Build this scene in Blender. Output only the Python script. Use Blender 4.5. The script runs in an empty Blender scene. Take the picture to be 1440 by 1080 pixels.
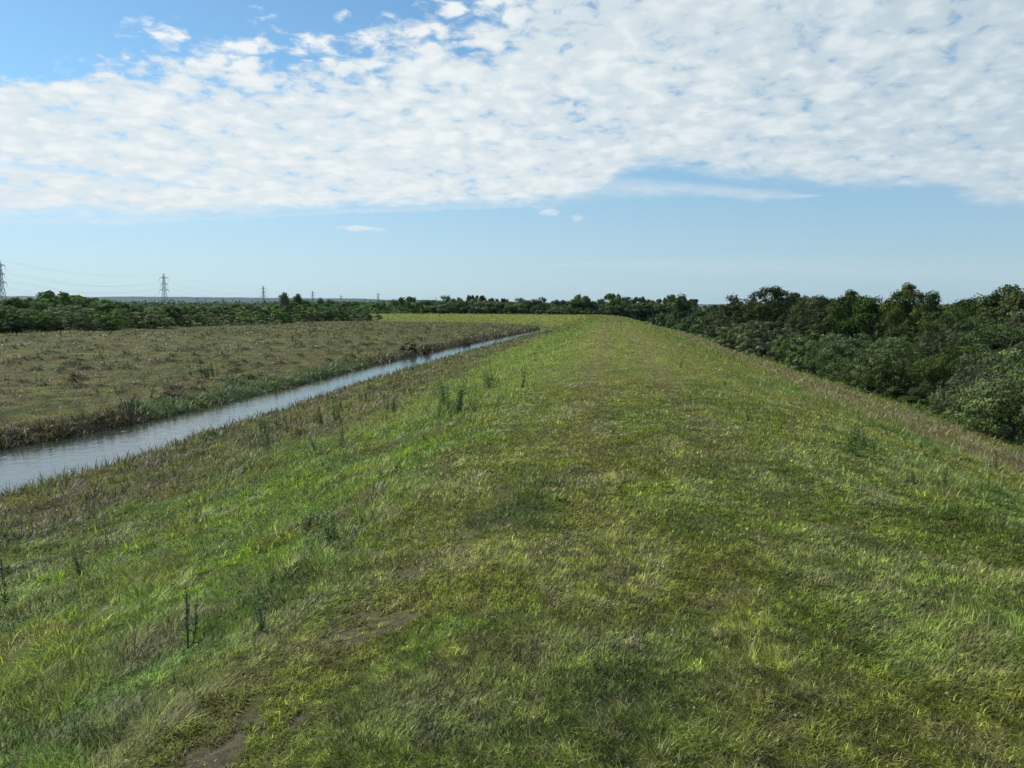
import bpy, math, random
import numpy as np
from mathutils import Vector, Matrix, Quaternion

R = math.radians
scene = bpy.context.scene
COL = scene.collection
rs = np.random.RandomState(11)
EYE = 1.65; F = 1120.0; YAW = R(7.03); PITCH = R(5.46)

# ------------------------------------------------------------------ helpers
def ray(px, py):
    """direction (world) seen at a place of the 1440 x 1080 picture; used once to survey the site"""
    cx, cy = (px - 720) / F, (540 - py) / F
    fy = math.cos(PITCH) + cy * math.sin(PITCH); fz = -math.sin(PITCH) + cy * math.cos(PITCH)
    x = cx * math.cos(YAW) - fy * math.sin(YAW); y = cx * math.sin(YAW) + fy * math.cos(YAW)
    v = np.array([x, y, fz]); return v / np.linalg.norm(v)

def azel(px, py):
    v = ray(px, py); return math.atan2(v[0], v[1]), math.atan2(v[2], math.hypot(v[0], v[1]))

def hashn(ix, iy, seed):
    h = (ix.astype(np.int64) * 374761393 + iy.astype(np.int64) * 668265263 + seed * 974634777) & 0x7fffffff
    h = ((h ^ (h >> 13)) * 1274126177) & 0x7fffffff
    h = (h ^ (h >> 16)) & 0x7fffffff
    return (h % 100003) / 100003.0

def vnoise(x, y, seed=0):
    ix = np.floor(x); iy = np.floor(y); fx = x - ix; fy = y - iy
    fx = fx * fx * (3 - 2 * fx); fy = fy * fy * (3 - 2 * fy)
    a = hashn(ix, iy, seed); b = hashn(ix + 1, iy, seed); c = hashn(ix, iy + 1, seed); d = hashn(ix + 1, iy + 1, seed)
    return (a * (1 - fx) + b * fx) * (1 - fy) + (c * (1 - fx) + d * fx) * fy

def fbm(x, y, seed=0, octv=3):
    t = 0; a = 1; s = 0
    for k in range(octv):
        t = t + a * vnoise(x * 2.03 ** k + 17.3 * k, y * 2.03 ** k - 9.1 * k, seed + k * 7); s += a; a *= 0.5
    return t / s

def sstep(a, b, x):
    t = np.clip((x - a) / (b - a), 0, 1); return t * t * (3 - 2 * t)

def mesh_from(name, V, loops, starts, totals, col=None, smooth=False):
    me = bpy.data.meshes.new(name)
    V = np.ascontiguousarray(V, dtype=np.float32)
    me.vertices.add(len(V)); me.vertices.foreach_set('co', V.ravel())
    me.loops.add(len(loops)); me.loops.foreach_set('vertex_index', np.asarray(loops, dtype=np.int32))
    me.polygons.add(len(starts)); me.polygons.foreach_set('loop_start', np.asarray(starts, dtype=np.int32))
    me.polygons.foreach_set('loop_total', np.asarray(totals, dtype=np.int32))
    if smooth: me.polygons.foreach_set('use_smooth', np.ones(len(starts), dtype=bool))
    me.update(calc_edges=True); me.validate()
    if col is not None:
        at = me.color_attributes.new('tint', 'FLOAT_COLOR', 'POINT')
        c = np.ones((len(V), 4), dtype=np.float32); c[:, :3] = col
        at.data.foreach_set('color', c.ravel())
    return me

def quads_mesh(name, V, nq, col=None, smooth=False):
    return mesh_from(name, V, np.arange(nq * 4), np.arange(nq) * 4, np.full(nq, 4), col, smooth)

def tag(o, label=None, cat=None, group=None, kind=None):
    if label: o['label'] = label
    if cat: o['category'] = cat
    if group: o['group'] = group
    if kind: o['kind'] = kind
    return o

def link(name, me, mat=None, parent=None):
    o = bpy.data.objects.new(name, me); COL.objects.link(o)
    if mat is not None and not me.materials: me.materials.append(mat)
    if parent is not None: o.parent = parent
    return o

def empty(name, loc=(0, 0, 0), rz=0):
    o = bpy.data.objects.new(name, None); o.empty_display_size = .3
    COL.objects.link(o); o.location = loc; o.rotation_euler = (0, 0, rz); return o

def copy_tree(o, parent=None):
    c = o.copy(); COL.objects.link(c)
    if parent is not None: c.parent = parent
    for ch in list(o.children): copy_tree(ch, c)
    return c

class MB:
    """collects tapered tubes, bars and small faces into one mesh"""
    def __init__(s): s.v = []; s.f = []; s.c = []
    def add(s, vs, fs, col=(1, 1, 1)):
        n = len(s.v); s.v += [tuple(v) for v in vs]; s.f += [tuple(i + n for i in f) for f in fs]; s.c += [col] * len(vs)
    def tube(s, pts, rad, seg=6, col=(1, 1, 1)):
        pts = [Vector(p) for p in pts]; vs = []; fs = []
        for i, p in enumerate(pts):
            d = (pts[min(i + 1, len(pts) - 1)] - pts[max(i - 1, 0)]).normalized()
            a = d.orthogonal().normalized() if i == 0 else (a - d * a.dot(d)).normalized()
            b = d.cross(a)
            for k in range(seg):
                t = 2 * math.pi * k / seg
                vs.append(p + (a * math.cos(t) + b * math.sin(t)) * rad[i])
        for i in range(len(pts) - 1):
            for k in range(seg):
                k2 = (k + 1) % seg
                fs.append((i * seg + k, i * seg + k2, (i + 1) * seg + k2, (i + 1) * seg + k))
        fs.append(tuple(range(seg))[::-1]); fs.append(tuple((len(pts) - 1) * seg + k for k in range(seg)))
        s.add(vs, fs, col)
    def bar(s, a, b, w):
        s.tube([a, b], [w * .707, w * .707], 4)
    def leaf(s, p, d, n, L, W, col):
        p = Vector(p); d = Vector(d).normalized(); n = Vector(n)
        sd = d.cross(n).normalized(); up = sd.cross(d)
        m = p + d * L * .45 + up * L * .06
        s.add([p, m + sd * W / 2, p + d * L - up * L * .08, m - sd * W / 2], [(0, 1, 2, 3)], col)
    def mesh(s, name):
        me = bpy.data.meshes.new(name); me.from_pydata(s.v, [], s.f); me.update()
        at = me.color_attributes.new('tint', 'FLOAT_COLOR', 'POINT')
        c = np.ones((len(s.v), 4), dtype=np.float32); c[:, :3] = np.array(s.c); at.data.foreach_set('color', c.ravel())
        return me

# ------------------------------------------------------------------ node helpers
class NT:
    def __init__(s, nt): s.nt = nt; s.n = nt.nodes; s.l = nt.links
    def new(s, t, **kw):
        n = s.n.new(t)
        for k, v in kw.items(): setattr(n, k, v)
        return n
    def put(s, sock, v):
        if isinstance(v, bpy.types.NodeSocket): s.l.new(v, sock)
        elif v is not None: sock.default_value = v
    def math(s, op, a, b=None, c=None, clamp=False):
        n = s.new('ShaderNodeMath', operation=op, use_clamp=clamp); s.put(n.inputs[0], a)
        if b is not None: s.put(n.inputs[1], b)
        if c is not None: s.put(n.inputs[2], c)
        return n.outputs[0]
    def vmath(s, op, a, b=None):
        n = s.new('ShaderNodeVectorMath', operation=op); s.put(n.inputs[0], a)
        if b is not None: s.put(n.inputs[1], b)
        return n.outputs[0]
    def noise(s, vec, scale, detail=4, rough=.5, dist=0):
        n = s.new('ShaderNodeTexNoise'); s.put(n.inputs['Vector'], vec)
        n.inputs['Scale'].default_value = scale; n.inputs['Detail'].default_value = detail
        n.inputs['Roughness'].default_value = rough; n.inputs['Distortion'].default_value = dist
        return n.outputs['Fac']
    def smooth(s, x, a, b, lo=0., hi=1.):
        n = s.new('ShaderNodeMapRange', interpolation_type='SMOOTHSTEP')
        s.put(n.inputs[0], x); s.put(n.inputs[1], a); s.put(n.inputs[2], b); s.put(n.inputs[3], lo); s.put(n.inputs[4], hi)
        return n.outputs[0]
    def mix(s, f, a, b, blend='MIX'):
        n = s.new('ShaderNodeMix', data_type='RGBA', blend_type=blend)
        s.put(n.inputs[0], f); s.put(n.inputs[6], a); s.put(n.inputs[7], b); return n.outputs[2]

def material(name):
    m = bpy.data.materials.new(name); m.use_nodes = True; m.node_tree.nodes.clear(); return m, NT(m.node_tree)

def tint_material(name, trans=.3, rough=.6, spec=.25, objvar=0.0, tboost=(1.0, 1.0, 1.0)):
    """leafy material: colour from the mesh's own tint, some light passing through the leaf"""
    m, t = material(name)
    a = t.new('ShaderNodeAttribute', attribute_name='tint').outputs['Color']
    if objvar:
        oi = t.new('ShaderNodeObjectInfo')
        hs = t.new('ShaderNodeHueSaturation'); t.put(hs.inputs['Color'], a)
        t.put(hs.inputs['Value'], t.math('MULTIPLY_ADD', oi.outputs['Random'], objvar, 1 - objvar / 2))
        t.put(hs.inputs['Hue'], t.math('MULTIPLY_ADD', t.math('FRACT', t.math('MULTIPLY', oi.outputs['Random'], 7.31)), .05, .475))
        t.put(hs.inputs['Saturation'], t.math('MULTIPLY_ADD', t.math('FRACT', t.math('MULTIPLY', oi.outputs['Random'], 3.7)), .4, .75))
        a = t.mix(1., hs.outputs[0], oi.outputs['Color'], 'MULTIPLY')
    p = t.new('ShaderNodeBsdfPrincipled'); t.put(p.inputs['Base Color'], a)
    p.inputs['Roughness'].default_value = rough; p.inputs['Specular IOR Level'].default_value = spec
    tr = t.new('ShaderNodeBsdfTranslucent')
    t.put(tr.inputs['Color'], t.mix(1., a, (*tboost, 1), 'MULTIPLY'))
    mx = t.new('ShaderNodeMixShader'); mx.inputs[0].default_value = trans
    t.l.new(p.outputs[0], mx.inputs[1]); t.l.new(tr.outputs[0], mx.inputs[2])
    o = t.new('ShaderNodeOutputMaterial'); t.l.new(mx.outputs[0], o.inputs[0]); return m

def plain_material(name, c1, c2, scale=3, rough=.8, metal=0, bump=0.2):
    m, t = material(name)
    co = t.new('ShaderNodeTexCoord').outputs['Object']
    f = t.noise(co, scale, 6, .6)
    p = t.new('ShaderNodeBsdfPrincipled'); t.put(p.inputs['Base Color'], t.mix(t.smooth(f, .35, .65), (*c1, 1), (*c2, 1)))
    p.inputs['Roughness'].default_value = rough; p.inputs['Metallic'].default_value = metal
    b = t.new('ShaderNodeBump'); b.inputs['Strength'].default_value = bump; t.put(b.inputs['Height'], f); t.l.new(b.outputs[0], p.inputs['Normal'])
    o = t.new('ShaderNodeOutputMaterial'); t.l.new(p.outputs[0], o.inputs[0]); return m

# ------------------------------------------------------------------ the lie of the land
def resample(P, n):
    P = np.array(P, float); T = np.arange(len(P)); tt = np.linspace(0, len(P) - 1, n); out = []
    for t in tt:
        i = min(int(t), len(P) - 2); f = t - i
        p0 = P[max(i - 1, 0)]; p1 = P[i]; p2 = P[i + 1]; p3 = P[min(i + 2, len(P) - 1)]
        out.append(.5 * ((2 * p1) + (-p0 + p2) * f + (2 * p0 - 5 * p1 + 4 * p2 - p3) * f * f + (-p0 + 3 * p1 - 3 * p2 + p3) * f ** 3))
    return np.array(out)
# centre line of the embankment; it runs straight ahead, then bends left
LEVEE = np.vstack([[[.5, -60]], resample([(.5, 60), (.4, 110), (.2, 145), (-1.5, 170), (-8, 190), (-22, 205), (-45, 217), (-90, 236), (-170, 262), (-400, 330)], 40)])
# centre line and half width of the river
RIVER = [(-17.5, -40, 2.6), (-17.4, -30, 2.6), (-17.4, -20, 2.6), (-17.3, -10, 2.6), (-17.3, 0, 2.6), (-17.1, 10, 2.6), (-16.5, 20, 2.45), (-16.1, 27, 1.7), (-16.05, 40, 1.4), (-16.2, 58, 1.5), (-15.7, 85, 1.45), (-14.6, 118, 1.3),
         (-13.2, 145, 1.4), (-12.6, 162, 1.5), (-14.5, 176, 1.5), (-24, 189, 1.5), (-45, 199, 1.5), (-90, 217, 1.5), (-170, 243, 1.5), (-400, 310, 1.5)]
RIVER = resample(RIVER, 70)

def side_dist(x, y, P, extra=None):
    best = np.full(x.shape, 1e18); sgn = np.zeros(x.shape); ex = np.zeros(x.shape)
    for i in range(len(P) - 1):
        ax, ay = P[i][0], P[i][1]; dx, dy = P[i + 1][0] - ax, P[i + 1][1] - ay
        t = np.clip(((x - ax) * dx + (y - ay) * dy) / (dx * dx + dy * dy), 0, 1)
        qx = x - ax - t * dx; qy = y - ay - t * dy; d = qx * qx + qy * qy
        m = d < best; best = np.where(m, d, best)
        sgn = np.where(m, np.sign(dy * (x - ax) - dx * (y - ay)), sgn)
        if extra is not None: ex = np.where(m, extra[i] * (1 - t) + extra[i + 1] * t, ex)
    return np.sqrt(best) * sgn, ex

WATER_Z = -2.75
def mounds(x, y, cell=1.7, seed=700):
    """low tussock mounds, one or none in every cell"""
    ix = np.floor(x / cell); iy = np.floor(y / cell); out = np.zeros(np.shape(x))
    for a in (-1, 0, 1):
        for b in (-1, 0, 1):
            cx, cy = ix + a, iy + b; q1, q2, q3, q4 = [hashn(cx, cy, seed + k) for k in range(4)]
            rr = .28 + .42 * q3; d2 = ((x - (cx + q1) * cell) ** 2 + (y - (cy + q2) * cell) ** 2) / rr ** 2
            out = np.maximum(out, np.where(q4 < .5, np.clip(1 - d2, 0, 1) * (.4 + .6 * q3), 0))
    return out
def terrain(x, y):
    x = np.asarray(x, float); y = np.asarray(y, float)
    s, _ = side_dist(x, y, LEVEE)
    r, hw = side_dist(x, y, RIVER[:, :2], RIVER[:, 2])
    fade = 1 - sstep(250, 600, np.hypot(x, y))
    # embankment profile
    left = -np.interp(-s, [0, 1.3, 2.4, 4, 7, 11, 14, 20], [0, .03, .2, .66, 1.5, 2.3, 2.5, 2.55])
    right = -np.interp(s, [0, 1.6, 2.8, 4.5, 8, 12, 15.5, 18, 60], [0, .03, .22, .66, 1.7, 2.75, 3.4, 3.5, 3.55])
    z = np.where(s < 0, left, right)
    z = z - .03 * np.exp(-((s + 1.7) / .35) ** 2) - .025 * np.exp(-((s - .75) / .35) ** 2)
    bumpy = sstep(1.5, 9, np.abs(s))
    # beyond the river
    d = np.maximum(-r - hw, 0)
    far = np.interp(d, [0, .35, .8, 6, 28, 100, 400, 900], [-2.86, -2.62, -2.4, -2.0, -1.5, -1.45, -1.7, -3.0])
    z = np.where(r < -hw, far, z)
    nb = sstep(hw, hw + 1.6, r); near = -2.86 * (1 - nb) + np.minimum(z, -2.2) * nb
    z = np.where((r >= hw) & (r < hw + 1.6) & (s < 0), near, z)
    bed = -2.86 - .5 * (1 - (r / np.maximum(hw, .1)) ** 2)
    inr = np.abs(r) < hw
    # roughness
    n1 = fbm(x * .35, y * .35, 3, 3) - .5; n2 = fbm(x * 1.7, y * 1.7, 9, 3) - .5; n3 = fbm(x * 5, y * 5, 21, 2) - .5
    amp = .25 + .75 * bumpy
    marsh = (r < -hw) * sstep(.5, 3, d)
    z = z + fade * (n1 * .22 * amp + n2 * (.1 * amp) + marsh * .34 * mounds(x, y) + .12 * mounds(x, y, 1.1, 720) * (s < -8) * sstep(hw + .3, hw + 1.2, r) + n3 * (.035 + .14 * marsh))
    z = np.where(inr, bed, z)
    edge = sstep(hw, hw + 1.0, np.abs(r))
    return z, s, r, hw

def ground_hit(px, py):
    d = ray(px, py); t = np.concatenate([np.arange(1.5, 60, .05), np.arange(60, 500, .5)])
    P = d[None, :] * t[:, None]; z, *_ = terrain(P[:, 0], P[:, 1])
    k = np.argmax(EYE + P[:, 2] < z)
    return float(P[k, 0]), float(P[k, 1]), float(z[k])

# colours are the plants' and soil's own colours (albedo)
C = {k: np.array(v) for k, v in dict(olive=(.188, .212, .038), green=(.112, .185, .028), bright=(.155, .235, .03), straw=(.30, .27, .13),
     brown=(.118, .106, .052), darkbrown=(.055, .05, .028), dark=(.035, .07, .022), blue=(.055, .10, .036), marsh=(.135, .14, .05),
     tan=(.165, .135, .075), soil=(.105, .088, .065), yell=(.19, .20, .048), reed=(.065, .115, .04)).items()}
def lerp(a, b, f): return a + (b - a) * f[:, None]
SPOTS = []   # (x, y, rx, ry, colour, height factor, kind)
def spot(px, py, rx, ry, col, hf): x, y, z = ground_hit(px, py); SPOTS.append((x, y, rx, ry, C[col], hf))

def cover(x, y, s, r, hw):
    """plant colour, blade height, density and dryness at a place"""
    n = len(x)
    a = fbm(x * .5, y * .32, 41, 3); b = fbm(x * 1.6, y * 1.1, 55, 3); c = fbm(x * 4.3, y * 3.2, 77, 3); e = fbm(x * .16, y * .1, 5, 2)
    trk = fbm(s * 1.3, y * .05, 91, 2)
    col = lerp(np.tile(C['olive'], (n, 1)), C['green'], sstep(.42, .62, a) * .5); h = .038 + .03 * sstep(.45, .7, b)
    col = lerp(col, C['yell'], sstep(.5, .7, b) * .5)
    col = lerp(col, C['tan'], sstep(.52, .68, c) * .16)
    col = lerp(col, C['tan'], sstep(.5, .7, trk) * .25 * sstep(15, 40, y))
    wl = np.exp(-((s + .85 - .1 * np.sin(y * .21)) / .28) ** 2) + np.exp(-((s - .8 - .12 * np.sin(y * .17 + 1)) / .28) ** 2)
    col = lerp(col, C['tan'] * 1.15, np.clip(wl, 0, 1) * .42 * sstep(4, 12, y)); h = h * (1 - .35 * np.clip(wl, 0, 1))
    dry = .10 + .15 * sstep(.5, .7, c); den = np.ones(n)
    # left slope: lush and bright, in patches
    f = sstep(1.6, 3.2, -s)
    cl = lerp(np.tile(C['green'], (n, 1)), C['bright'], sstep(.3, .58, a))
    cl = lerp(cl, C['olive'], sstep(.55, .72, b) * .8); cl = lerp(cl, C['dark'], sstep(.62, .78, c) * .35); cl = lerp(cl, C['tan'], sstep(.58, .7, fbm(x * 1.1, y * .8, 131, 3)) * .5)
    hl = .05 + .085 * sstep(.4, .7, b)
    col = lerp(col, cl, f); h = h + (hl - h) * f; dry = dry * (1 - f) + f * .08
    # rough strip by the water
    f = sstep(7.2, 9.6, -s + (a - .5) * 5 + (e - .5) * 3)
    cm = lerp(np.tile(C['brown'], (n, 1)), C['olive'] * .8, sstep(.42, .6, b)); cm = lerp(cm, C['darkbrown'], sstep(.5, .68, c) * .8); cm = lerp(cm, C['dark'], sstep(.56, .66, fbm(x * .9, y * .7, 151, 3)) * .6)
    f = f * (s < 0)
    col = lerp(col, cm, f); h = h + (.13 + .15 * (c - .5) - h) * f; dry = dry * (1 - f) + f * .22
    # near water margin: reeds
    f = sstep(1.6, .3, r - hw) * (r > 0) * (s < 0)
    g = sstep(.38, .58, fbm(x * .4, y * .12, 171, 2))
    cr = lerp(np.tile(C['brown'] * .75, (n, 1)), C['reed'], g)
    col = lerp(col, cr, f); h = h + (.30 + .12 * g - h) * f
    # right slope: green, then a tan band of seeding grass, then green at the toe
    f = sstep(2.2, 4.5, s)
    cg = lerp(np.tile(C['olive'] * .95, (n, 1)), C['green'], sstep(.4, .6, a)); cg = lerp(cg, C['dark'], sstep(.6, .75, b) * .25)
    col = lerp(col, cg, f); h = h + (.055 + .06 * sstep(.45, .7, b) - h) * f
    f = sstep(5.5, 8, s + (a - .5) * 3) * sstep(13.5, 11.5, s + (b - .5) * 3)
    ct = lerp(np.tile(C['tan'] * 1.1, (n, 1)), C['olive'], sstep(.45, .65, b) * .5)
    col = lerp(col, ct, f * .9); h = h + (.14 - h) * f * .8; dry = dry + f * .12
    f = sstep(12.5, 14.5, s)
    col = lerp(col, lerp(np.tile(C['green'], (n, 1)), C['dark'], sstep(.45, .62, b)), f); h = h + (.3 - h) * f
    # beyond the river: rough marsh grass
    f = sstep(0, .2, -r - hw)
    d = -r - hw
    cm = lerp(np.tile(C['marsh'], (n, 1)), C['yell'] * .85, sstep(.45, .62, a) * .8); cm = lerp(cm, C['brown'] * .85, sstep(.46, .62, b) * .85)
    cm = lerp(cm, C['darkbrown'], sstep(.56, .68, c) * .7); cm = lerp(cm, C['dark'], sstep(.62, .7, fbm(x * .6, y * .5, 191, 3)) * .6)
    hm = .07 + .09 * sstep(.5, .7, b)
    m = sstep(2.6, 1.2, d + (a - .5) * 2)
    gy = sstep(.46, .54, np.where(y < 70, sstep(27, 31, y) * sstep(62, 55, y), .0) + .0 * y)
    cb = lerp(np.tile(C['darkbrown'] * .75, (n, 1)), C['reed'], gy); cb = lerp(cb, C['brown'] * .8, sstep(.5, .65, c) * .45)
    cm = lerp(cm, cb, m); hm = hm + (.26 - hm) * m
    col = lerp(col, cm, f); h = h + (hm - h) * f; dry = dry * (1 - f) + f * .13
    # worn bare places on the crest
    bare = np.zeros(n)
    w = np.exp(-((s + 1.75 + .25 * np.sin(y * .7)) / .32) ** 2) * sstep(9, 6.5, y) + .12 * np.exp(-((s - .75 - .2 * np.sin(y)) / .4) ** 2) * sstep(8, 4, y)
    w = w + .12 * (np.abs(s) < 2.2)
    bare = sstep(.775, .87, w * .30 + fbm(x * 3.6, y * 3.0, 211, 4) * .5 + fbm(x * 13, y * 10, 212, 3) * .5)
    den = den * (1 - .96 * bare); h = h * (1 - .4 * bare)
    for (sx, sy, rx, ry, cc, hf) in SPOTS:
        q = ((x - sx) / rx) ** 2 + ((y - sy) / ry) ** 2; g = sstep(1.4, .2, q + (c - .5) * 2.6 + (b - .5) * 2)
        col = lerp(col, cc, g * .42); h = h * (1 - g) + h * (hf * .8 + .2) * g; bare = bare * (1 - g); den = den * (1 - g) + g
    md = mounds(x, y); mk = md * ((r < -hw) & (d > .8)); col = lerp(col, np.where((hashn(np.floor(x / 2.3), np.floor(y / 2.3), 5) < .4)[:, None], C['dark'] * 1.0, C['darkbrown'] * 1.05), sstep(.05, .4, mk) * .9)
    h = h + .13 * mk
    # fine mottling of thick and thin, young and old growth
    mo = fbm(x * 8.5, y * 6.5, 601, 3); mo2 = fbm(x * 2.7, y * 1.9, 651, 3)
    nearf = 1 - .5 * sstep(20, 80, np.hypot(x, y))
    col = col * np.exp(((mo - .5) * 1.15 * nearf + (mo2 - .5) * .5 * (1 - .8 * sstep(110, 180, np.hypot(x, y))) + (fbm(x * 24, y * 20, 612, 2) - .5) * .9 * (1 - sstep(8, 30, np.hypot(x, y))))[:, None] * np.array([[1., .95, .9]]))
    col = lerp(col, C['straw'] * .75, sstep(.56, .74, fbm(x * 7.1, y * 5.3, 671, 3)) * .5)
    h = h * (.65 + .7 * sstep(.35, .65, mo)) * (.75 + .4 * sstep(.4, .6, mo2)) * (1 - .18 * sstep(3, 1.8, np.abs(s)))
    col = lerp(col, C['olive'] * .85, sstep(110, 180, np.hypot(x, y)) * .65 * (np.abs(s) < 14))
    den = np.where(np.abs(r) < hw, 0, den)
    return col, h, den, dry, bare

for args in [(742, 715, .42, 1.2, 'blue', 1.6), (742, 700, .36, 1.0, 'blue', 1.2), (745, 655, .5, .35, 'green', 1.6), (880, 1020, .28, .3, 'dark', 2.0), (620, 900, .3, .4, 'green', 1.3),
             (470, 765, .45, .5, 'green', 1.4), (1380, 900, .5, .6, 'green', 1.4), (390, 650, 1.6, 2.4, 'bright', 1.3), (120, 800, .7, .9, 'bright', 1.5),
             (1390, 740, .7, .5, 'dark', 2.0), (640, 570, 1.2, 2.5, 'bright', 1.6), (640, 580, .5, 1.2, 'dark', 2.2), (100, 930, .5, .5, 'bright', 1.5)]:
    spot(*args)

# ------------------------------------------------------------------ ground sheet
def grow(a, b, st, k):
    out = [a]; d = st
    while out[-1] < b: out.append(out[-1] + d); d *= k
    return out
yr = np.array([-400, -150, -60, -30, -15, -8, -4] + grow(-2, 8000, .14, 1.0115))
xp = grow(0, 30, .19, 1.0) ; xp = xp + grow(xp[-1] + .3, 8000, .35, 1.05)
xr = np.array([-v for v in xp[:0:-1]] + xp)
GX, GY = np.meshgrid(xr, yr); nx, ny = len(xr), len(yr)
gx, gy = GX.ravel(), GY.ravel()
gz, gs, gr, ghw = terrain(gx, gy)
gcol, gh, gden, gdry, gbare = cover(gx, gy, gs, gr, ghw)
thatch = sstep(28, 10, np.hypot(gx, gy))
gcol = lerp(gcol * .8, gcol * .55 + C['brown'] * .14, thatch)
gcol = lerp(gcol, C['soil'] * (.7 + .8 * fbm(gx * 5, gy * 5, 881, 3))[:, None], gbare * .9)
gcol = lerp(gcol, C['darkbrown'] * .7, (sstep(.5, .1, np.abs(gr) - ghw)) * (np.hypot(gx, gy) < 600))
fld = fbm(gx * .006, gy * .004, 301, 2)
gcol = lerp(gcol, np.array((.07, .10, .03)), sstep(280, 420, np.hypot(gx, gy)))
idx = np.arange(nx * ny).reshape(ny, nx)
q = np.stack([idx[:-1, :-1], idx[:-1, 1:], idx[1:, 1:], idx[1:, :-1]], -1).reshape(-1)
nq = (nx - 1) * (ny - 1)
gm = mesh_from('ground', np.stack([gx, gy, gz], 1), q, np.arange(nq) * 4, np.full(nq, 4), gcol, True)
bt = gm.attributes.new('bare', 'FLOAT', 'POINT'); bt.data.foreach_set('value', gbare.astype(np.float32))

m, t = material('ground_turf')
a = t.new('ShaderNodeAttribute', attribute_name='tint').outputs['Color']
bare = t.new('ShaderNodeAttribute', attribute_name='bare').outputs['Fac']
pos = t.new('ShaderNodeNewGeometry').outputs['Position']
f1 = t.noise(pos, 22, 8, .75); f2 = t.noise(pos, 110, 5, .75); f3 = None
c = t.mix(t.smooth(f1, .3, .7), t.mix(1., a, (.5, .5, .5, 1), 'MULTIPLY'), t.mix(1., a, (1.4, 1.38, 1.3, 1), 'MULTIPLY'))
c = t.mix(t.math('MULTIPLY', t.smooth(f2, .56, .7), .45), c, (.2, .18, .11, 1))
p = t.new('ShaderNodeBsdfPrincipled'); t.put(p.inputs['Base Color'], c); p.inputs['Roughness'].default_value = .95; p.inputs['Specular IOR Level'].default_value = .1
b = t.new('ShaderNodeBump'); b.inputs['Strength'].default_value = .9; b.inputs['Distance'].default_value = .05
t.put(b.inputs['Height'], t.math('ADD', t.math('MULTIPLY', f1, .8), t.math('MULTIPLY', f2, .35))); t.l.new(b.outputs[0], p.inputs['Normal'])
o = t.new('ShaderNodeOutputMaterial'); t.l.new(p.outputs[0], o.inputs[0])
tag(link('ground', gm, m), kind='structure')

# ------------------------------------------------------------------ water
m, t = material('river_water')
pos = t.new('ShaderNodeNewGeometry').outputs['Position']
mp = t.new('ShaderNodeMapping'); t.put(mp.inputs[0], pos); mp.inputs['Scale'].default_value = (1, .7, 1)
h1 = t.noise(mp.outputs[0], 3.2, 6, .6, .6); h2 = t.noise(mp.outputs[0], 9, 3, .5)
p = t.new('ShaderNodeBsdfPrincipled'); p.inputs['Base Color'].default_value = (.03, .035, .022, 1); p.inputs['IOR'].default_value = 2.5
p.inputs['Roughness'].default_value = .09; p.inputs['Specular IOR Level'].default_value = .8; p.inputs['Specular Tint'].default_value = (.80, .92, 1, 1)
weed = t.math('MULTIPLY', t.smooth(t.noise(mp.outputs[0], 1.1, 5, .7, 1.2), .60, .66), t.smooth(t.noise(pos, .25, 2, .5), .5, .6))
t.put(p.inputs['Base Color'], t.mix(weed, (.03, .035, .022, 1), (.05, .09, .03, 1))); t.put(p.inputs['Roughness'], t.math('MULTIPLY_ADD', weed, .5, .08))
b = t.new('ShaderNodeBump'); b.inputs['Strength'].default_value = .13; b.inputs['Distance'].default_value = .08
t.put(b.inputs['Height'], t.math('MULTIPLY_ADD', h2, .22, h1)); t.l.new(b.outputs[0], p.inputs['Normal'])
o = t.new('ShaderNodeOutputMaterial'); t.l.new(p.outputs[0], o.inputs[0])
Rv = RIVER; L = []; Rg = []
for i in range(len(Rv)):
    d = Rv[min(i + 1, len(Rv) - 1), :2] - Rv[max(i - 1, 0), :2]; d /= np.linalg.norm(d); n_ = np.array([d[1], -d[0]])
    L.append(Rv[i, :2] - n_ * (Rv[i, 2] + .55)); Rg.append(Rv[i, :2] + n_ * (Rv[i, 2] + .75))
V = [(p_[0], p_[1], WATER_Z) for p_ in L] + [(p_[0], p_[1], WATER_Z) for p_ in Rg]; nR = len(Rv)
me = bpy.data.meshes.new('water'); me.from_pydata(V, [], [(i, i + nR, i + nR + 1, i + 1) for i in range(nR - 1)]); me.update()
tag(link('water', me, m), kind='structure')

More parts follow.
